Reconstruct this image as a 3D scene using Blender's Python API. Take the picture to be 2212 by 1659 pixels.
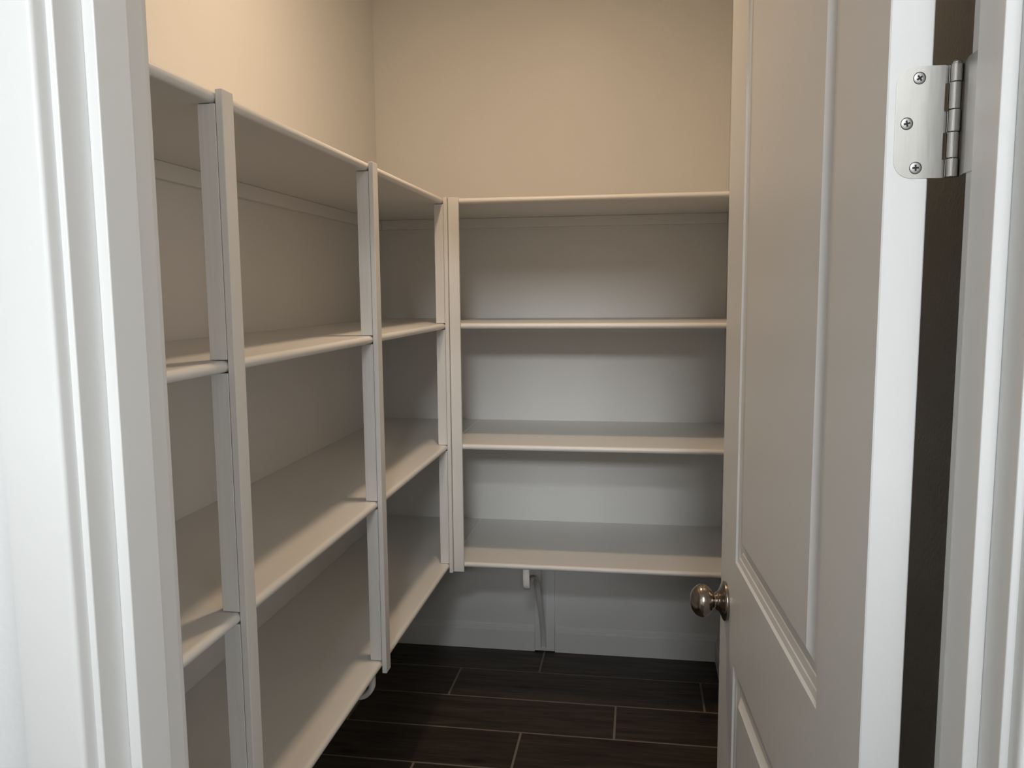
import bpy, bmesh, math, random
from mathutils import Vector, Matrix

# ------------------------------------------------------------------ clear
for o in list(bpy.data.objects):
    bpy.data.objects.remove(o, do_unlink=True)
scene = bpy.context.scene
COL = scene.collection
random.seed(7)

# ------------------------------------------------------------------ camera
CZ = 1.4843                       # camera height above the floor
YAW, PITCH, ROLL, FPX = 0.1553, 0.1137, -0.0086, 1747.72
cam_data = bpy.data.cameras.new('camera')
cam_data.sensor_fit = 'HORIZONTAL'
cam_data.sensor_width = 36.0
cam_data.lens = FPX / 2212.0 * 36.0
cam_data.clip_start = 0.02
cam_data.clip_end = 60
cam = bpy.data.objects.new('camera', cam_data)
COL.objects.link(cam)
_f = Vector((-math.sin(YAW), math.cos(YAW), 0))
_r = Vector((math.cos(YAW), math.sin(YAW), 0))
_u = Vector((0, 0, 1))
f2 = _f * math.cos(PITCH) - _u * math.sin(PITCH)
u2 = _u * math.cos(PITCH) + _f * math.sin(PITCH)
r3 = _r * math.cos(ROLL) + u2 * math.sin(ROLL)
u3 = u2 * math.cos(ROLL) - _r * math.sin(ROLL)
M = Matrix(((r3.x, u3.x, -f2.x, 0), (r3.y, u3.y, -f2.y, 0), (r3.z, u3.z, -f2.z, CZ), (0, 0, 0, 1)))
cam.matrix_world = M
scene.camera = cam

# ------------------------------------------------------------------ world, daylight, exposure
world = bpy.data.worlds.new('world')
scene.world = world
world.use_nodes = True
bg = world.node_tree.nodes['Background']
bg.inputs['Color'].default_value = (0.72, 0.84, 1.0, 1)
bg.inputs['Strength'].default_value = 0.3
scene.view_settings.view_transform = 'Standard'
scene.view_settings.look = 'None'
scene.view_settings.gamma = 1.0
scene.view_settings.use_curve_mapping = False
scene.view_settings.exposure = 0.0

POWER = dict(pantry=10.2, high=288.0, near=53.0, side=45.0)   # watts: pantry lamp, high window, outer lamp, side window
WARM = (1.0, 0.728, 0.485)
COOL = (0.90, 0.95, 1.0)
SKY = (0.96, 0.99, 1.0)
KY = -8.0                         # far wall of the outer room (holds the windows)
OCEIL = 4.6                       # its high ceiling
NCEIL, NY = 3.05, -2.2            # lower ceiling over the part next to the pantry
# window openings: x0, x1, z0, z1 in the far wall
WIN_HIGH = (-0.60, 1.70, 3.72, 4.42)
WIN_SIDE = (-3.30, -0.90, 0.95, 2.25)   # y0, y1, z0, z1 in the right wall
KX0, KX1 = -3.2, 2.9


def area_light(name, loc, rot, sx, sy, power, color, shape='RECTANGLE', spread=math.pi):
    l = bpy.data.lights.new(name, 'AREA')
    l.shape = shape
    l.size = sx
    l.size_y = sy
    l.energy = power
    l.color = color
    l.spread = spread
    o = bpy.data.objects.new(name, l)
    COL.objects.link(o)
    o.location = loc
    o.rotation_euler = rot
    return o


W = WIN_HIGH
area_light('window_daylight', ((W[0] + W[1]) / 2, KY + 0.03, (W[2] + W[3]) / 2), (math.radians(90), 0, 0),
           W[1] - W[0] - 0.1, W[3] - W[2] - 0.1, POWER['high'], SKY)
W = WIN_SIDE
area_light('window_daylight', (KX1 - 0.03, (W[0] + W[1]) / 2, (W[2] + W[3]) / 2), (math.radians(90), 0, math.radians(90)),
           W[1] - W[0] - 0.1, W[3] - W[2] - 0.1, POWER['side'], SKY)

# ------------------------------------------------------------------ measured planes (z given from the camera, CZ added)
XL, YB = -0.6364, 2.6568          # front of the side shelves / of the back shelves
XW, YW, XR = -1.0427, 3.2013, 0.33
H = [CZ + 0.3073, CZ - 0.1042, CZ - 0.5158, CZ - 0.9308]   # shelf tops
T = 0.0187
PS = 0.0122                       # face strip thickness
CEIL = 2.75
YJ0, YJ1 = 0.588, 0.7075          # jamb front / pantry edges
XJR, XJL = 0.2565, -0.447         # jamb faces
DOOR_TOP = 2.095


# ------------------------------------------------------------------ materials
def mat(name):
    m = bpy.data.materials.new(name)
    m.use_nodes = True
    nt = m.node_tree
    b = nt.nodes['Principled BSDF']
    return m, nt, b


def N(nt, t, **kw):
    n = nt.nodes.new(t)
    for k, v in kw.items():
        setattr(n, k, v)
    return n


def paint(name, col, rough, bump_scale=0.0, bump=0.0, var=0.02, spec=0.4):
    m, nt, b = mat(name)
    b.inputs['Roughness'].default_value = rough
    b.inputs['Specular IOR Level'].default_value = spec
    tc = N(nt, 'ShaderNodeTexCoord')
    no = N(nt, 'ShaderNodeTexNoise')
    no.inputs['Scale'].default_value = 3.0
    no.inputs['Detail'].default_value = 4
    nt.links.new(tc.outputs['Object'], no.inputs['Vector'])
    mix = N(nt, 'ShaderNodeMixRGB')
    mix.inputs[1].default_value = (*[c * (1 - var) for c in col], 1)
    mix.inputs[2].default_value = (*[min(1, c * (1 + var)) for c in col], 1)
    nt.links.new(no.outputs['Fac'], mix.inputs[0])
    nt.links.new(mix.outputs[0], b.inputs['Base Color'])
    if bump > 0:
        n2 = N(nt, 'ShaderNodeTexNoise')
        n2.inputs['Scale'].default_value = bump_scale
        n2.inputs['Detail'].default_value = 3
        nt.links.new(tc.outputs['Object'], n2.inputs['Vector'])
        bp = N(nt, 'ShaderNodeBump')
        bp.inputs['Strength'].default_value = bump
        bp.inputs['Distance'].default_value = 0.002
        nt.links.new(n2.outputs['Fac'], bp.inputs['Height'])
        nt.links.new(bp.outputs['Normal'], b.inputs['Normal'])
    return m


M_WALL = paint('wall_paint', (0.765, 0.76, 0.74), 0.42, 170, 0.22, 0.015, 0.35)
M_WALL_OUT = paint('outer_wall_paint', (0.81, 0.815, 0.815), 0.5, 170, 0.2, 0.01, 0.3)
M_CEIL = paint('ceiling_paint', (0.80, 0.80, 0.79), 0.8, 120, 0.2)
M_SHELF = paint('shelf_paint', (0.79, 0.785, 0.765), 0.38, 60, 0.05, 0.015, 0.45)
M_TRIM = paint('trim_enamel', (0.80, 0.80, 0.79), 0.33, 40, 0.03, 0.01, 0.45)
M_DOOR = paint('door_enamel', (0.80, 0.80, 0.79), 0.36, 260, 0.04, 0.01, 0.45)
M_BRACKET = paint('bracket_enamel', (0.78, 0.78, 0.77), 0.35, 80, 0.03)


def brush_wood_paint():
    # studs: painted softwood with faint vertical brush and grain relief
    m, nt, b = mat('stud_paint')
    b.inputs['Roughness'].default_value = 0.5
    tc = N(nt, 'ShaderNodeTexCoord')
    mp = N(nt, 'ShaderNodeMapping')
    mp.inputs['Scale'].default_value = (180, 180, 5)
    no = N(nt, 'ShaderNodeTexNoise')
    no.inputs['Scale'].default_value = 1.0
    no.inputs['Detail'].default_value = 5
    nt.links.new(tc.outputs['Object'], mp.inputs['Vector'])
    nt.links.new(mp.outputs[0], no.inputs['Vector'])
    cr = N(nt, 'ShaderNodeValToRGB')
    cr.color_ramp.elements[0].position = 0.3
    cr.color_ramp.elements[0].color = (0.745, 0.74, 0.725, 1)
    cr.color_ramp.elements[1].position = 0.6
    cr.color_ramp.elements[1].color = (0.79, 0.785, 0.77, 1)
    nt.links.new(no.outputs['Fac'], cr.inputs[0])
    nt.links.new(cr.outputs[0], b.inputs['Base Color'])
    bp = N(nt, 'ShaderNodeBump')
    bp.inputs['Strength'].default_value = 0.15
    bp.inputs['Distance'].default_value = 0.001
    nt.links.new(no.outputs['Fac'], bp.inputs['Height'])
    nt.links.new(bp.outputs['Normal'], b.inputs['Normal'])
    return m


M_STUD = brush_wood_paint()


def tile_mat():
    m, nt, b = mat('wood_look_tile')
    tc = N(nt, 'ShaderNodeTexCoord')
    oi = N(nt, 'ShaderNodeObjectInfo')
    add = N(nt, 'ShaderNodeVectorMath', operation='MULTIPLY_ADD')
    add.inputs[1].default_value = (1, 1, 1)
    cmb = N(nt, 'ShaderNodeCombineXYZ')
    ml = N(nt, 'ShaderNodeMath', operation='MULTIPLY')
    ml.inputs[1].default_value = 37.0
    nt.links.new(oi.outputs['Random'], ml.inputs[0])
    for i in range(3):
        nt.links.new(ml.outputs[0], cmb.inputs[i])
    nt.links.new(tc.outputs['Object'], add.inputs[0])
    nt.links.new(cmb.outputs[0], add.inputs[2])
    mp = N(nt, 'ShaderNodeMapping')
    mp.inputs['Scale'].default_value = (2.2, 26, 10)
    nt.links.new(add.outputs[0], mp.inputs['Vector'])
    no = N(nt, 'ShaderNodeTexNoise')
    no.inputs['Scale'].default_value = 1.6
    no.inputs['Detail'].default_value = 8
    no.inputs['Roughness'].default_value = 0.62
    no.inputs['Distortion'].default_value = 0.6
    nt.links.new(mp.outputs[0], no.inputs['Vector'])
    cr = N(nt, 'ShaderNodeValToRGB')
    e = cr.color_ramp.elements
    e[0].position = 0.30
    e[0].color = (0.020, 0.0145, 0.0102, 1)
    e[1].position = 0.72
    e[1].color = (0.078, 0.0600, 0.0445, 1)
    mid = cr.color_ramp.elements.new(0.5)
    mid.color = (0.044, 0.0332, 0.0243, 1)
    nt.links.new(no.outputs['Fac'], cr.inputs[0])
    # knots
    mp2 = N(nt, 'ShaderNodeMapping')
    mp2.inputs['Scale'].default_value = (3.2, 9.5, 3)
    nt.links.new(add.outputs[0], mp2.inputs['Vector'])
    vo = N(nt, 'ShaderNodeTexVoronoi')
    vo.inputs['Scale'].default_value = 1.0
    nt.links.new(mp2.outputs[0], vo.inputs['Vector'])
    kr = N(nt, 'ShaderNodeValToRGB')
    kr.color_ramp.elements[0].position = 0.05
    kr.color_ramp.elements[0].color = (0.28, 0.26, 0.25, 1)
    kr.color_ramp.elements[1].position = 0.17
    kr.color_ramp.elements[1].color = (1, 1, 1, 1)
    nt.links.new(vo.outputs['Distance'], kr.inputs[0])
    mk = N(nt, 'ShaderNodeMixRGB', blend_type='MULTIPLY')
    mk.inputs[0].default_value = 1
    nt.links.new(cr.outputs[0], mk.inputs[1])
    nt.links.new(kr.outputs[0], mk.inputs[2])
    # tile to tile shade
    mr = N(nt, 'ShaderNodeMapRange')
    mr.inputs['To Min'].default_value = 0.85
    mr.inputs['To Max'].default_value = 1.15
    nt.links.new(oi.outputs['Random'], mr.inputs['Value'])
    mv = N(nt, 'ShaderNodeVectorMath', operation='SCALE')
    nt.links.new(mk.outputs[0], mv.inputs[0])
    nt.links.new(mr.outputs[0], mv.inputs['Scale'])
    nt.links.new(mv.outputs[0], b.inputs['Base Color'])
    b.inputs['Roughness'].default_value = 0.5
    b.inputs['Specular IOR Level'].default_value = 0.35
    bp = N(nt, 'ShaderNodeBump')
    bp.inputs['Strength'].default_value = 0.25
    bp.inputs['Distance'].default_value = 0.0015
    nt.links.new(no.outputs['Fac'], bp.inputs['Height'])
    nt.links.new(bp.outputs['Normal'], b.inputs['Normal'])
    return m


M_TILE = tile_mat()
M_GROUT = paint('grout', (0.23, 0.20, 0.17), 0.9, 300, 0.3, 0.1)


def metal(name, col, rough, brushed=None, dark=None, aniso=0.0):
    m, nt, b = mat(name)
    b.inputs['Metallic'].default_value = 1
    b.inputs['Roughness'].default_value = rough
    tc = N(nt, 'ShaderNodeTexCoord')
    mp = N(nt, 'ShaderNodeMapping')
    mp.inputs['Scale'].default_value = brushed or (120, 120, 120)
    no = N(nt, 'ShaderNodeTexNoise')
    no.inputs['Scale'].default_value = 1.0
    no.inputs['Detail'].default_value = 5
    nt.links.new(tc.outputs['Object'], mp.inputs['Vector'])
    nt.links.new(mp.outputs[0], no.inputs['Vector'])
    cr = N(nt, 'ShaderNodeMixRGB')
    d = dark or tuple(c * 0.85 for c in col)
    cr.inputs[1].default_value = (*d, 1)
    cr.inputs[2].default_value = (*col, 1)
    nt.links.new(no.outputs['Fac'], cr.inputs[0])
    nt.links.new(cr.outputs[0], b.inputs['Base Color'])
    mr = N(nt, 'ShaderNodeMapRange')
    mr.inputs['To Min'].default_value = rough * 0.8
    mr.inputs['To Max'].default_value = rough * 1.25
    nt.links.new(no.outputs['Fac'], mr.inputs['Value'])
    nt.links.new(mr.outputs[0], b.inputs['Roughness'])
    return m


M_NICKEL = metal('satin_nickel', (0.57, 0.555, 0.53), 0.42, (900, 900, 40))
M_BARREL = metal('hinge_barrel_nickel', (0.60, 0.58, 0.56), 0.22, (500, 500, 30))
M_SCREW = metal('screw_steel', (0.50, 0.48, 0.47), 0.5)
M_RECESS = metal('screw_recess', (0.05, 0.05, 0.05), 0.6)
M_KNOB = metal('antique_nickel', (0.40, 0.355, 0.31), 0.20, (60, 60, 60), (0.30, 0.26, 0.22))


def emit_mat(name, col, strength):
    m = bpy.data.materials.new(name)
    m.use_nodes = True
    nt = m.node_tree
    b = nt.nodes['Principled BSDF']
    b.inputs['Base Color'].default_value = (0.9, 0.9, 0.9, 1)
    b.inputs['Emission Color'].default_value = (*col, 1)
    b.inputs['Emission Strength'].default_value = strength
    return m


def glass_mat():
    m = bpy.data.materials.new('window_glass')
    m.use_nodes = True
    b = m.node_tree.nodes['Principled BSDF']
    b.inputs['Transmission Weight'].default_value = 1
    b.inputs['Roughness'].default_value = 0.0
    b.inputs['IOR'].default_value = 1.45
    return m


# ------------------------------------------------------------------ mesh helpers
def box(bm, x0, x1, y0, y1, z0, z1, bev=0.0, seg=1):
    vs = [bm.verts.new((x, y, z)) for x in (x0, x1) for y in (y0, y1) for z in (z0, z1)]
    idx = [(0, 1, 3, 2), (4, 6, 7, 5), (0, 4, 5, 1), (2, 3, 7, 6), (0, 2, 6, 4), (1, 5, 7, 3)]
    fs = [bm.faces.new([vs[i] for i in q]) for q in idx]
    if bev > 0:
        es = list({e for f in fs for e in f.edges})
        bmesh.ops.bevel(bm, geom=es, offset=bev, segments=seg, profile=0.5, affect='EDGES', clamp_overlap=True)


def prism(bm, pts, axis, a0, a1):
    """Extrude a closed 2D outline along an axis. pts are the two other coordinates in xyz order."""
    def mk(p, a):
        if axis == 'x':
            return (a, p[0], p[1])
        if axis == 'y':
            return (p[0], a, p[1])
        return (p[0], p[1], a)
    A = [bm.verts.new(mk(p, a0)) for p in pts]
    B = [bm.verts.new(mk(p, a1)) for p in pts]
    n = len(pts)
    for i in range(n):
        bm.faces.new((A[i], A[(i + 1) % n], B[(i + 1) % n], B[i]))
    bm.faces.new(A[::-1])
    bm.faces.new(B)


def lathe(bm, prof, seg=40):
    """Revolve (t, r) about local +Z (t along z)."""
    rings = []
    for t, r in prof:
        if r < 1e-6:
            rings.append([bm.verts.new((0, 0, t))])
        else:
            rings.append([bm.verts.new((r * math.cos(2 * math.pi * i / seg), r * math.sin(2 * math.pi * i / seg), t)) for i in range(seg)])
    for a, b in zip(rings, rings[1:]):
        for i in range(seg):
            j = (i + 1) % seg
            if len(a) == 1 and len(b) == 1:
                continue
            if len(a) == 1:
                bm.faces.new((a[0], b[i], b[j]))
            elif len(b) == 1:
                bm.faces.new((a[i], b[0], a[j]))
            else:
                bm.faces.new((a[i], b[i], b[j], a[j]))


def obj(name, bm, m, parent=None, smooth=False, loc=None, rotz=None):
    bmesh.ops.recalc_face_normals(bm, faces=bm.faces[:])
    me = bpy.data.meshes.new(name)
    bm.to_mesh(me)
    bm.free()
    me.materials.append(m)
    if smooth:
        for p in me.polygons:
            p.use_smooth = True
        try:
            me.set_sharp_from_angle(angle=math.radians(smooth if smooth is not True else 40))
        except Exception:
            pass
    o = bpy.data.objects.new(name, me)
    COL.objects.link(o)
    if parent:
        o.parent = parent
    if loc:
        o.location = loc
    if rotz is not None:
        o.rotation_euler = (0, 0, rotz)
    return o


def bobj(name, m, boxes, parent=None, bev=0.0, seg=1, **kw):
    bm = bmesh.new()
    for b in boxes:
        box(bm, *b, bev=bev, seg=seg)
    return obj(name, bm, m, parent, **kw)


def empty(name, loc=(0, 0, 0), rotz=0):
    o = bpy.data.objects.new(name, None)
    o.empty_display_size = 0.05
    COL.objects.link(o)
    o.location = loc
    o.rotation_euler = (0, 0, rotz)
    return o


def tag(o, label, cat, group=None, kind=None):
    o['label'] = label
    o['category'] = cat
    if group:
        o['group'] = group
    if kind:
        o['kind'] = kind
    return o


def S(o, label, cat):
    return tag(o, label, cat, kind='structure')


# ------------------------------------------------------------------ structure: walls, ceiling, floor
S(bobj('wall_back', M_WALL, [(XW - 0.1, XR + 0.1, YW, YW + 0.1, 0, CEIL)]),
  'painted back wall of the pantry behind the straight shelves', 'wall')
S(bobj('wall_left', M_WALL, [(XW - 0.1, XW, YJ1 - 0.02, YW, 0, CEIL)]),
  'painted left wall of the pantry behind the long shelves', 'wall')
S(bobj('wall_right', M_WALL, [(XR, XR + 0.1, YJ1 - 0.02, YW, 0, CEIL)]),
  'painted right wall of the pantry, dark behind the open door', 'wall')
S(bobj('ceiling', M_CEIL, [(XW - 0.1, XR + 0.1, YJ1 - 0.02, YW + 0.1, CEIL, CEIL + 0.1)]),
  'white pantry ceiling above the shelves', 'ceiling')
HX0, HX1 = XJL - 0.018, XJR + 0.018          # rough opening
YF, YFP = YJ0 + 0.001, YJ1 - 0.001
S(bobj('wall_front', M_WALL_OUT, [(KX0, HX0, YF, YFP, 0, CEIL), (HX1, KX1, YF, YFP, 0, CEIL), (HX0, HX1, YF, YFP, DOOR_TOP + 0.03, CEIL), (KX0, KX1, YF, YFP, CEIL, NCEIL)]),
  'white wall around the pantry doorway', 'wall')
# outer room
S(bobj('wall_outer_left', M_WALL, [(KX0 - 0.1, KX0, KY, YF, 0, OCEIL)]), 'left wall of the outer room', 'wall')
S(bobj('wall_outer_right', M_WALL, [(KX1, KX1 + 0.1, KY, WIN_SIDE[0], 0, OCEIL), (KX1, KX1 + 0.1, WIN_SIDE[1], YF, 0, OCEIL),
                                    (KX1, KX1 + 0.1, WIN_SIDE[0], WIN_SIDE[1], 0, WIN_SIDE[2]), (KX1, KX1 + 0.1, WIN_SIDE[0], WIN_SIDE[1], WIN_SIDE[3], OCEIL)]), 'right wall of the outer room', 'wall')
WA = WIN_HIGH
y0, y1 = KY - 0.1, KY
S(bobj('wall_outer_back', M_WALL, [(KX0, KX1, y0, y1, 0, WA[2]), (KX0, WA[0], y0, y1, WA[2], WA[3]), (WA[1], KX1, y0, y1, WA[2], WA[3]),
                                   (KX0, KX1, y0, y1, WA[3], OCEIL)]), 'far wall of the outer room with a high window', 'wall')
S(bobj('wall_light_block', M_WALL, [(-1.3, 1.9, NY - 0.22, NY - 0.10, 0, 2.18)]), 'added wall across the outer room that blocks low daylight', 'wall')  # added unseen wall; keeps window daylight off the area under the lowest shelf
S(bobj('ceiling_outer', M_CEIL, [(KX0 - 0.1, KX1 + 0.1, KY - 0.1, NY, OCEIL, OCEIL + 0.1)]), 'high white ceiling of the outer room', 'ceiling')
S(bobj('ceiling_outer_low', M_CEIL, [(KX0 - 0.1, KX1 + 0.1, NY, YFP, NCEIL, NCEIL + 0.1)]), 'lower white ceiling in front of the pantry', 'ceiling')
S(bobj('wall_outer_bulkhead', M_WALL, [(KX0, KX1, NY, NY + 0.1, NCEIL + 0.1, OCEIL + 0.1)]), 'wall strip above the lower ceiling', 'wall')
G = glass_mat()
for nm, W, at, rz, lb in (('window_1', WIN_HIGH, None, 0, 'narrow high window of the outer room'), ('window_2', WIN_SIDE, 1, math.radians(90), 'window in the right wall of the outer room')):
    wf = S(empty(nm, (KX1 + 0.05, (W[0] + W[1]) / 2, W[2]) if at else ((W[0] + W[1]) / 2, KY - 0.05, W[2]), rz), lb, 'window')
    bm = bmesh.new()
    hw, hh = (W[1] - W[0]) / 2, W[3] - W[2]
    for a in (-hw, hw - 0.05, -0.025):
        box(bm, a, a + 0.05, -0.03, 0.03, 0, hh)
    box(bm, -hw, hw, -0.03, 0.03, 0, 0.05)
    box(bm, -hw, hw, -0.03, 0.03, hh - 0.05, hh)
    obj('window_frame', bm, M_TRIM, wf)
    bobj('pane', G, [(-hw + 0.05, -0.025, -0.003, 0.003, 0.05, hh - 0.05)], wf)
    bobj('pane', G, [(0.025, hw - 0.05, -0.003, 0.003, 0.05, hh - 0.05)], wf)

# floor with separate wood-look tiles
floor = S(bobj('floor', M_GROUT, [(KX0 - 0.1, KX1 + 0.1, KY - 0.1, YW + 0.1, -0.08, -0.0015)]),
          'dark brown wood-look plank tile floor with taupe grout', 'floor')
ROWS = [(3.003, 3.214), (2.783, 3.003), (2.5625, 2.783), (2.345, 2.5625)]
yy = 2.345
while yy > 0.45:
    ROWS.append((yy - 0.2175, yy))
    yy -= 0.2175
TL = 0.9295
GR = 0.0038                      # half grout
TILE_CACHE = {}


def tile_mesh(x0, x1, y0, y1):
    key = (round(x1 - x0, 3), round(y1 - y0, 3))
    if key not in TILE_CACHE:
        bm = bmesh.new()
        hx, hy = (x1 - x0) / 2, (y1 - y0) / 2
        a = [bm.verts.new(p) for p in ((-hx, -hy, -0.008), (hx, -hy, -0.008), (hx, hy, -0.008), (-hx, hy, -0.008))]
        b = [bm.verts.new(p) for p in ((-hx, -hy, -0.001), (hx, -hy, -0.001), (hx, hy, -0.001), (-hx, hy, -0.001))]
        e = 0.001
        c = [bm.verts.new(p) for p in ((-hx + e, -hy + e, 0), (hx - e, -hy + e, 0), (hx - e, hy - e, 0), (-hx + e, hy - e, 0))]
        for i in range(4):
            j = (i + 1) % 4
            bm.faces.new((a[i], a[j], b[j], b[i]))
            bm.faces.new((b[i], b[j], c[j], c[i]))
        bm.faces.new(c)
        bm.normal_update()
        me = bpy.data.meshes.new('tile')
        bm.to_mesh(me)
        bm.free()
        me.materials.append(M_TILE)
        TILE_CACHE[key] = me
    return TILE_CACHE[key]


for n, (y0, y1) in enumerate(ROWS):
    j = -0.372 - 0.3128 * n
    while j > XW - 0.05:
        j -= TL
    x = j
    while x < XR:
        a, b = max(x, XW) + GR, min(x + TL, XR) - GR
        ya, yb = y0 + GR, min(y1, YW) - GR
        if b - a > 0.02:
            t = bpy.data.objects.new('tile', tile_mesh(a, b, ya, yb))
            COL.objects.link(t)
            t.parent = floor
            t.location = ((a + b) / 2, (ya + yb) / 2, 0)
        x += TL
bobj('floor_covering', M_TILE, [(KX0, KX1, KY, yy - 0.003, -0.004, 0)], floor)

# baseboards
BB_H = 0.1075


def baseboard_profile(sign=1):
    # (offset from wall, z)
    return [(0, 0), (0.014, 0), (0.014, 0.0830), (0.0098, 0.0852), (0.0098, 0.0948), (0.0064, 0.0968), (0.0064, 0.1045), (0.0030, BB_H), (0, BB_H)]


BX0, BX1 = -0.4125, -0.3295        # support board on the back wall
for nm, a, b, lb in (('baseboard_back_left', XW, BX0 - 0.0008, 'white baseboard on the back wall, left of the bracket board'),
                     ('baseboard_back_right', BX1 + 0.0008, XR, 'white baseboard on the back wall, right of the bracket board')):
    bm = bmesh.new()
    prism(bm, [(YW - p[0], p[1]) for p in baseboard_profile()], 'x', a, b)
    S(obj(nm, bm, M_TRIM), lb, 'baseboard')
bm = bmesh.new()
prism(bm, [(XW + p[0], p[1]) for p in baseboard_profile()], 'y', YJ1 + 0.02, YW - 0.014)
S(obj('baseboard_left', bm, M_TRIM), 'white baseboard under the long left shelves', 'baseboard')
bm = bmesh.new()
prism(bm, [(XR - p[0], p[1]) for p in baseboard_profile()], 'y', YJ1 + 0.02, YW - 0.014)
S(obj('baseboard_right', bm, M_TRIM), 'white baseboard on the right wall behind the door', 'baseboard')

# ------------------------------------------------------------------ door frame
YS0, YS1 = 0.622, 0.667            # door stop
ST = 0.011


def jamb(name, xf, sgn, lb):
    # sgn: direction into the opening
    j = S(bobj(name, M_TRIM, [(min(xf, xf - sgn * 0.018), max(xf, xf - sgn * 0.018), YJ0, YJ1, 0, DOOR_TOP)], bev=0.0012, seg=2), lb, 'door frame')
    bobj('stop', M_TRIM, [(min(xf, xf + sgn * ST), max(xf, xf + sgn * ST), YS0, YS1, 0, DOOR_TOP - ST)], j, bev=0.0011, seg=2)
    return j


jamb('trim_1', XJL, 1, 'white left door jamb with a projecting stop')
jr = jamb('trim_2', XJR, -1, 'white right door jamb carrying the hinge')
jh = S(bobj('trim_3', M_TRIM, [(XJL - 0.018, XJR + 0.018, YJ0, YJ1, DOOR_TOP, DOOR_TOP + 0.018)]), 'white head jamb above the doorway', 'door frame')
bobj('stop', M_TRIM, [(XJL, XJR, YS0, YS1, DOOR_TOP - ST, DOOR_TOP)], jh)


def casing_pts(x_in, sgn, y_wall, ydir):
    # flat casing with an eased inner corner; sgn points away from the opening, ydir out of the wall
    w, th = 0.0565, 0.0165
    P = [(0, 0), (0, 0.0125), (0.0007, 0.0147), (0.0021, 0.0160), (0.0042, th), (0.050, th), (0.0545, 0.0155), (w, 0.013), (w, 0)]
    return [(x_in + sgn * p[0], y_wall + ydir * p[1]) for p in P]


def casing(name, x_in, sgn, y_wall, ydir, lb, z1=DOOR_TOP + 0.06):
    bm = bmesh.new()
    prism(bm, casing_pts(x_in, sgn, y_wall, ydir), 'z', 0, z1)
    return S(obj(name, bm, M_TRIM, smooth=35), lb, 'door casing')


casing('trim_4', XJL - 0.0055, -1, YJ0, -1, 'white left door casing, nearest the camera')
casing('trim_5', XJR + 0.0055, 1, YJ0, -1, 'white right door casing at the edge of the picture')
casing('trim_6', XJL - 0.0055, -1, YJ1, 1, 'white casing on the pantry side of the left jamb')
casing('trim_7', XJR + 0.0085, 1, YJ1, 1, 'white casing on the pantry side of the hinge jamb')
for nm, yw, yd, lb in (('trim_8', YJ0, -1, 'white casing across the top of the doorway'), ('trim_9', YJ1, 1, 'white casing across the pantry side of the doorway top')):
    S(bobj(nm, M_TRIM, [(XJL - 0.005, XJR + 0.005, min(yw, yw + yd * 0.0165), max(yw, yw + yd * 0.0165), DOOR_TOP + 0.0055, DOOR_TOP + 0.06)]), lb, 'door casing')

# ------------------------------------------------------------------ shelves
PLACE = ['topmost', 'second from the top', 'third from the top', 'lowest']


def nosing_outline(front, back_dir, z):
    # half-round nose: front = most forward coordinate; back_dir = +1/-1 towards the wall
    r = T / 2
    pts = []
    for i in range(13):
        a = -math.pi / 2 + math.pi * i / 12
        pts.append((front + back_dir * (r - r * math.cos(a)), z - r + r * math.sin(a)))
    pts.append((front + back_dir * 0.0140, z))
    pts.append((front + back_dir * 0.0140, z - T))
    return pts


Y_START = YJ1 + 0.0005
for k, z in enumerate(H):
    s = tag(empty('shelf', (XW, Y_START, z)), 'long white shelf along the left wall, %s of four' % PLACE[k], 'shelf', 'shelves on the left wall')
    bm = bmesh.new()
    box(bm, 0.0005, XL - 0.0140 - XW, 0, YW - 0.001 - Y_START, -T, 0)
    # square-edged end that meets the back shelf
    box(bm, XL - 0.0140 - XW, XL - XW, YB + 0.010 - Y_START, YW - 0.001 - Y_START, -T, 0)
    obj('board', bm, M_SHELF, s)
    bm = bmesh.new()
    prism(bm, [(p[0] - XW, p[1] - z) for p in nosing_outline(XL, -1, z)], 'y', 0, YB + 0.010 - Y_START)
    obj('nosing', bm, M_SHELF, s, smooth=35)
for k, z in enumerate(H):
    s = tag(empty('shelf', (XL, YW, z)), 'short white shelf across the back wall, %s of four' % PLACE[k], 'shelf', 'shelves on the back wall')
    bm = bmesh.new()
    x1 = XR - 0.0005 - XL
    box(bm, 0.0006, x1, YB + 0.0140 - YW, -0.0005, -T, 0)
    obj('board', bm, M_SHELF, s)
    bm = bmesh.new()
    prism(bm, [(p[0] - YW, p[1] - z) for p in nosing_outline(YB, 1, z)], 'x', 0.014, x1)
    obj('nosing', bm, M_SHELF, s, smooth=35)
    # caulk bead along the joint with the side shelf
    bm = bmesh.new()
    prism(bm, [(-0.0022, 0.0), (-0.0012, 0.0012), (0.0012, 0.0012), (0.0022, 0.0)], 'y', YB + 0.016 - YW, -0.001)
    obj('caulk_bead', bm, M_TRIM, s)

# cleats under every shelf
CLH, CLT = 0.0383, 0.018
for k, z in enumerate(H):
    tag(bobj('shelf_cleat', M_SHELF, [(XW + 0.0003, XW + CLT, Y_START, YW - 0.0005, z - T - CLH, z - T - 0.0003)], bev=0.001),
        'white wooden cleat on the left wall under the %s shelf' % PLACE[k].replace(' from the top', ''), 'cleat', 'shelf cleats')
    tag(bobj('shelf_cleat', M_SHELF, [(XW + CLT + 0.0005, XR - 0.0005, YW - CLT, YW - 0.0003, z - T - CLH, z - T - 0.0003)], bev=0.001),
        'white wooden cleat on the back wall under the %s shelf' % PLACE[k].replace(' from the top', ''), 'cleat', 'shelf cleats')

# posts
ZT, ZB = H[0] + 0.0012, H[3] - 0.0315


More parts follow.
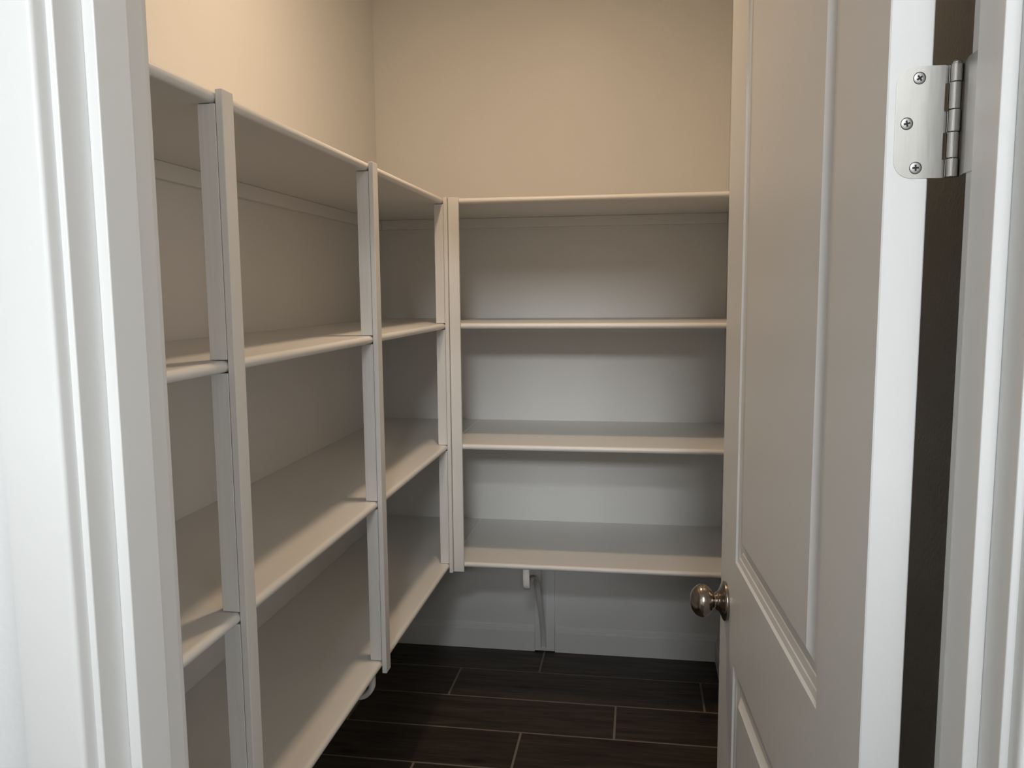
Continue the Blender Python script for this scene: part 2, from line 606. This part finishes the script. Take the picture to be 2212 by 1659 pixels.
def studs(root, ox, oy, x0, x1, y0, y1):
    for k in range(3):
        bobj('stud', M_STUD, [(x0 - ox, x1 - ox, y0 - oy, y1 - oy, H[k + 1] + 0.0014 - ZB, H[k] - T - 0.0012 - ZB)], root, bev=0.0008)


for y, lb in ((1.1809, 'white wooden shelf post nearest the doorway on the left run'),
              (1.8872, 'white wooden shelf post in the middle of the left run')):
    w = 0.0345
    p = tag(empty('shelf_post', (XL, y, ZB)), lb, 'shelf post', 'shelf posts')
    bobj('face_strip', M_SHELF, [(0.0004, PS, 0, w, 0, ZT - ZB)], p, bev=0.0012, seg=2)
    studs(p, XL, y, XL - 0.0298, XL - 0.0006, y + 0.0008, y + w - 0.001)
p = tag(empty('shelf_post', (XL, 2.633, ZB)), 'white wooden corner post where the left and back shelves meet', 'shelf post', 'shelf posts')
bobj('face_strip', M_SHELF, [(0.0004, PS, 0, YB - 2.633 - 0.0004, 0, ZT - ZB)], p, bev=0.0012, seg=2)
studs(p, XL, 2.633, XL - 0.0305, XL - 0.0006, 2.634, 2.633 + 0.034)
bobj('face_strip', M_SHELF, [(PS + 0.0015, PS + 0.0365, YB - PS - 2.633, YB - 0.0004 - 2.633, 0.0012, ZT - ZB)], p, bev=0.0012, seg=2)


# ------------------------------------------------------------------ shelf brackets
def sweep(bm, path, w, t):
    """Sweep a rounded strip (width w across x, thickness t) along a path in the (d, z) plane; the width runs along local x, d along -y."""
    n = len(path)
    prof = []
    for i in range(12):
        a = 2 * math.pi * i / 12
        c, s_ = math.cos(a), math.sin(a)
        prof.append((math.copysign(abs(c) ** 0.7, c) * w / 2, math.copysign(abs(s_) ** 0.8, s_) * t / 2))
    rings = []
    for i, (d, z) in enumerate(path):
        a = path[max(0, i - 1)]
        b = path[min(n - 1, i + 1)]
        tx, tz = b[0] - a[0], b[1] - a[1]
        l = math.hypot(tx, tz)
        nx, nz = -tz / l, tx / l
        rings.append([bm.verts.new((u, -(d + nx * v), z + nz * v)) for u, v in prof])
    for A, B in zip(rings, rings[1:]):
        for i in range(12):
            j = (i + 1) % 12
            bm.faces.new((A[i], A[j], B[j], B[i]))
    bm.faces.new(rings[0][::-1])
    bm.faces.new(rings[-1])


def smooth_path(pts, n=8):
    out = []
    P = [pts[0]] + pts + [pts[-1]]
    for i in range(1, len(P) - 2):
        p0, p1, p2, p3 = P[i - 1], P[i], P[i + 1], P[i + 2]
        for k in range(n):
            t = k / n
            out.append(tuple(0.5 * ((2 * p1[c]) + (-p0[c] + p2[c]) * t + (2 * p0[c] - 5 * p1[c] + 4 * p2[c] - p3[c]) * t * t + (-p0[c] + 3 * p1[c] - 3 * p2[c] + p3[c]) * t ** 3) for c in (0, 1)))
    out.append(pts[-1])
    return out


def bracket(loc, rotz, depth, board_t, drop, th, lb):
    """Local -y points out of the wall, z = 0 at the shelf underside."""
    r = tag(empty('shelf_bracket', loc, rotz), lb, 'bracket', 'shelf brackets under the lowest shelves')
    k = depth / 0.5445
    bm = bmesh.new()
    sweep(bm, [(board_t + 0.002, -0.006), (0.25 * k, -0.006), (depth - 0.03, -0.006)], 0.022, 0.009)
    obj('arm', bm, M_BRACKET, r, smooth=50)
    bm = bmesh.new()
    sweep(bm, [(board_t + 0.0035, -0.008), (board_t + 0.0035, -0.25), (board_t + 0.0035, -0.512)], 0.022, 0.006)
    obj('wall_plate', bm, M_BRACKET, r, smooth=50)
    bm = bmesh.new()
    q = -drop
    brace = [(board_t + 0.010, -0.512), (board_t + 0.012, -0.49), (0.065 * k, -0.40), (0.15 * k, -0.275), (0.235 * k, -0.165), (0.30 * k, -0.115), (0.36 * k, q - 0.010), (0.42 * k, q)]
    sweep(bm, smooth_path(brace), 0.022, 0.011)
    obj('brace', bm, M_BRACKET, r, smooth=50)
    bm = bmesh.new()
    f = depth
    hook = [(0.42 * k, q), (f - 0.060, q + 0.001), (f - 0.045, q), (f - 0.030, q + 0.006), (f - 0.019, q + 0.018), (f - 0.0145, q * 0.5), (f - 0.014, q * 0.27), (f - 0.014, -0.0015)]
    sweep(bm, smooth_path(hook), 0.024, th)
    obj('hook', bm, M_BRACKET, r, smooth=50)
    return r


BT = 0.018
tag(bobj('bracket_board', M_TRIM, [(BX0, BX1, YW - BT, YW - 0.0004, 0.0058, H[3] - T - CLH - 0.0005)], bev=0.001),
    'white vertical board on the back wall between the two baseboards', 'board')
bracket((-0.3745, YW, H[3] - T), 0, YW - YB, BT, 0.080, 0.010, 'white curved metal bracket under the lowest back shelf')
tag(bobj('bracket_board', M_TRIM, [(XW + 0.0144, XW + 0.0144 + 0.012, 1.835, 1.918, 0.0058, H[3] - T - CLH - 0.0005)], bev=0.001),
    'white vertical board behind the bracket on the left wall', 'board')
bracket((XW, 1.850, H[3] - T), math.radians(90), XL - XW, 0.0275, 0.058, 0.015, 'white curved metal bracket peeking out under the lowest left shelf')

# ------------------------------------------------------------------ door
DA = 0.0633
DW, DT = 0.7475, 0.035
door = S(empty('door_1', (0.2011, 0.7286, 0.0), 0), 'white panelled pantry door standing open', 'door')
# local frame: +y along the door away from the hinge, -x is the face in view
door.rotation_euler = (0, 0, DA)
DZ0, DZ1 = 0.012, 2.088
MS = 0.1365
ZP = [0.235, CZ - 0.6275, CZ - 0.4493, 1.985]


def door_prism(name, y0, y1, z0, z1):
    return bobj(name, M_DOOR, [(0, DT, y0, y1, z0, z1)], door)


def stile(y0, y1, bevs):
    bm = bmesh.new()
    e = 0.0012
    if bevs == 0:
        pts = [(0, y0 + e), (e, y0), (DT - e, y0), (DT, y0 + e), (DT, y1), (0, y1)]
    else:
        pts = [(0, y0), (DT, y0), (DT, y1 - e), (DT - e, y1), (e, y1), (0, y1 - e)]
    prism(bm, pts, 'z', DZ0, DZ1)
    return obj('stile', bm, M_DOOR, door)


stile(0, MS, 0)
stile(DW - MS, DW, 1)
door_prism('rail', MS, DW - MS, DZ0, ZP[0])
door_prism('rail', MS, DW - MS, ZP[1], ZP[2])
door_prism('rail', MS, DW - MS, ZP[3], DZ1)
PROF = [(0, 0), (0.0035, 0.0028), (0.012, 0.0040), (0.0135, 0.0052), (0.024, 0.0062), (0.0255, 0.0072), (0.036, 0.0072), (0.048, 0.0006)]


def panel(z0, z1):
    bm = bmesh.new()
    for face in (0, 1):
        loops = []
        for o_, d_ in PROF:
            x = d_ if face == 0 else DT - d_
            loops.append([bm.verts.new(p) for p in ((x, MS + o_, z0 + o_), (x, DW - MS - o_, z0 + o_), (x, DW - MS - o_, z1 - o_), (x, MS + o_, z1 - o_))])
        for A, B in zip(loops, loops[1:]):
            for i in range(4):
                j = (i + 1) % 4
                bm.faces.new((A[i], A[j], B[j], B[i]))
        bm.faces.new(loops[-1])
        if face == 0:
            first = loops[0]
        else:
            for i in range(4):
                j = (i + 1) % 4
                bm.faces.new((first[i], first[j], loops[0][j], loops[0][i]))
    return obj('panel', bm, M_DOOR, door)


panel(ZP[0], ZP[1])
panel(ZP[2], ZP[3])

# knobs
ROSE = [(0, 0.0), (0, 0.0335), (0.0035, 0.0345), (0.0055, 0.0338), (0.0070, 0.0315), (0.0088, 0.0270), (0.0115, 0.0215), (0.0140, 0.0178), (0.0168, 0.0158), (0.0188, 0.0150), (0.0195, 0.0138), (0.0195, 0.0)]
BALL = [(0.0190, 0.0), (0.0190, 0.0126), (0.0215, 0.0122), (0.0228, 0.0132), (0.0245, 0.0160), (0.0275, 0.0206), (0.0315, 0.0246), (0.0360, 0.0274), (0.0405, 0.0286), (0.0450, 0.0284), (0.0495, 0.0268), (0.0540, 0.0236), (0.0580, 0.0190), (0.0608, 0.0136), (0.0624, 0.0072), (0.0629, 0.0)]
KS, KZ = DW - 0.0615, CZ - 0.5445
for side in (-1, 1):
    bm = bmesh.new()
    lathe(bm, ROSE, 48)
    k = obj('door_knob', bm, M_KNOB, door, smooth=60)
    k.location = (-0.0002 if side < 0 else DT + 0.0002, KS, KZ)
    k.rotation_euler = (0, math.radians(90 * side), 0)
    bm = bmesh.new()
    lathe(bm, BALL, 48)
    obj('knob_ball', bm, M_KNOB, k, smooth=70)
    k['label'] = 'round antique nickel knob'

# hinge: leaf on the door edge (local y = 0 plane), barrel and jamb leaf
HZ0, HZ1 = CZ + 0.0904, CZ + 0.1804


def leaf_mesh(e0, e1, z0, z1, rad, th, y_front):
    bm = bmesh.new()
    pts = [(e1, z0), (e1, z1)]
    for i in range(9):
        a = math.pi / 2 + math.pi / 2 * i / 8
        pts.append((e0 + rad + rad * math.cos(a), z1 - rad + rad * math.sin(a)))
    for i in range(9):
        a = math.pi + math.pi / 2 * i / 8
        pts.append((e0 + rad + rad * math.cos(a), z0 + rad + rad * math.sin(a)))
    A = [bm.verts.new((p[0], y_front, p[1])) for p in pts]
    B = [bm.verts.new((p[0], y_front + th, p[1])) for p in pts]
    n = len(pts)
    for i in range(n):
        bm.faces.new((A[i], A[(i + 1) % n], B[(i + 1) % n], B[i]))
    bm.faces.new(A)
    bm.faces.new(B[::-1])
    return bm


hinge = obj('hinge', leaf_mesh(0.0066, 0.0450, HZ0, HZ1, 0.0152, 0.0024, -0.0005), M_NICKEL, door)
hinge['label'] = 'satin nickel butt hinge'
# barrel
BE, BY, BR = 0.0529, -0.0012, 0.0051
zb = [CZ + v for v in (0.0907, 0.1058, 0.1268, 0.1448, 0.1664, 0.1812)]
for i in range(5):
    bm = bmesh.new()
    lathe(bm, [(zb[i] + 0.0001, 0), (zb[i] + 0.0001, BR - 0.0003), (zb[i] + 0.0005, BR), (zb[i + 1] - 0.0006, BR), (zb[i + 1] - 0.0002, BR - 0.0003), (zb[i + 1] - 0.0002, 0)], 28)
    kn = obj('knuckle', bm, M_BARREL, hinge, smooth=35)
    kn.location = (BE - (0.0003 if i % 2 else 0), BY, 0)
    # tongue of the leaf rolling into each door-side knuckle
bm = bmesh.new()
lathe(bm, [(zb[5] - 0.0004, 0), (zb[5] - 0.0004, 0.0040), (zb[5] + 0.0008, 0.0043), (zb[5] + 0.0019, 0.0036), (zb[5] + 0.0027, 0.0020), (zb[5] + 0.0029, 0)], 24)
pin = obj('pin_head', bm, M_BARREL, hinge, smooth=60)
pin.location = (BE, BY, 0)
bm = bmesh.new()
for i in (0, 2, 4):
    box(bm, 0.0440, 0.0520, 0.0030, 0.0048, zb[i] + 0.0003, zb[i + 1] - 0.0003)
obj('leaf_tongue', bm, M_NICKEL, hinge)


def screw(parent, loc, rot, ang, r=0.0046):
    bm = bmesh.new()
    lathe(bm, [(-0.0008, 0), (-0.0008, r), (0.0001, r), (0.00035, r * 0.9), (0.0005, r * 0.5), (0.00052, 0)], 24)
    n0 = len(bm.faces)
    for a in (0, math.pi / 2):
        c, s_ = math.cos(a + ang), math.sin(a + ang)
        L, W = r * 0.56, r * 0.16
        vs = []
        for z in (0.0004, 0.00064):
            vs.append([bm.verts.new((c * u - s_ * v, s_ * u + c * v, z + (0.00002 if a else 0))) for u, v in ((-L, -W), (L, -W), (L, W), (-L, W))])
        for i in range(4):
            j = (i + 1) % 4
            bm.faces.new((vs[0][i], vs[0][j], vs[1][j], vs[1][i]))
        bm.faces.new(vs[1])
    lathe(bm, [(-0.0002, r), (0.0003, r), (0.0003, r + 0.0004), (-0.0002, r + 0.0004)], 24)
    bm.faces.ensure_lookup_table()
    for f in bm.faces[n0:]:
        f.material_index = 1
    s = obj('screw', bm, M_SCREW, parent, smooth=50)
    s.data.materials.append(M_RECESS)
    s.location = loc
    s.rotation_euler = rot
    return s


for e, z, a in ((0.0245, 0.1707, 0.6), (0.0160, 0.1347, 0.2), (0.0245, 0.0989, 0.05)):
    screw(hinge, (e, -0.0005, CZ + z), (math.radians(90), 0, 0), a)
# jamb leaf on the right jamb
pinw = Matrix.Translation((0.2011, 0.7286, 0)) @ Matrix.Rotation(DA, 4, 'Z') @ Vector((BE, BY, 0))
jl = bmesh.new()
prism(jl, [(XJR - 0.0012, 0.6685), (XJR - 0.0012, 0.7085), (pinw.x + 0.0050, pinw.y - 0.001), (pinw.x + 0.0066, pinw.y), (XJR + 0.0008, 0.7070), (XJR + 0.0008, 0.6685)], 'z', CZ + 0.0907, CZ + 0.1812)
jleaf = obj('hinge_leaf', jl, M_NICKEL, jr)
screw(jleaf, (XJR - 0.0012, 0.6745, CZ + 0.1005), (0, math.radians(-90), 0), 0.3)

# ------------------------------------------------------------------ lamps
LX, LY = -0.355, 1.925


def ceiling_lamp(name, x, y, z, r, power, col, lb):
    lm = tag(empty(name, (x, y, z)), lb, 'ceiling light')
    bm = bmesh.new()
    lathe(bm, [(-0.001, r), (-0.006, r + 0.003), (-0.010, r + 0.009), (-0.006, r + 0.019), (-0.001, r + 0.021)], 40)
    obj('trim_ring', bm, M_TRIM, lm, smooth=50)
    bm = bmesh.new()
    lathe(bm, [(-0.001, 0), (-0.001, r + 0.0005), (-0.004, r + 0.0005), (-0.004, 0)], 40)
    obj('lens', bm, emit_mat('lamp_lens', col, 0.25 * power * (0.075 / r) ** 2), lm)
    area_light('lamp_light', (x, y, z - 0.012), (0, 0, 0), 2 * r - 0.01, 2 * r - 0.01, power, col, 'DISK')


ceiling_lamp('recessed_light', LX, LY, CEIL, 0.075, POWER['pantry'], WARM, 'round white ceiling light in the middle of the pantry')
ceiling_lamp('flush_light', 0.10, -1.90, NCEIL, 0.24, POWER['near'], COOL, 'wide round ceiling light outside the pantry doorway')
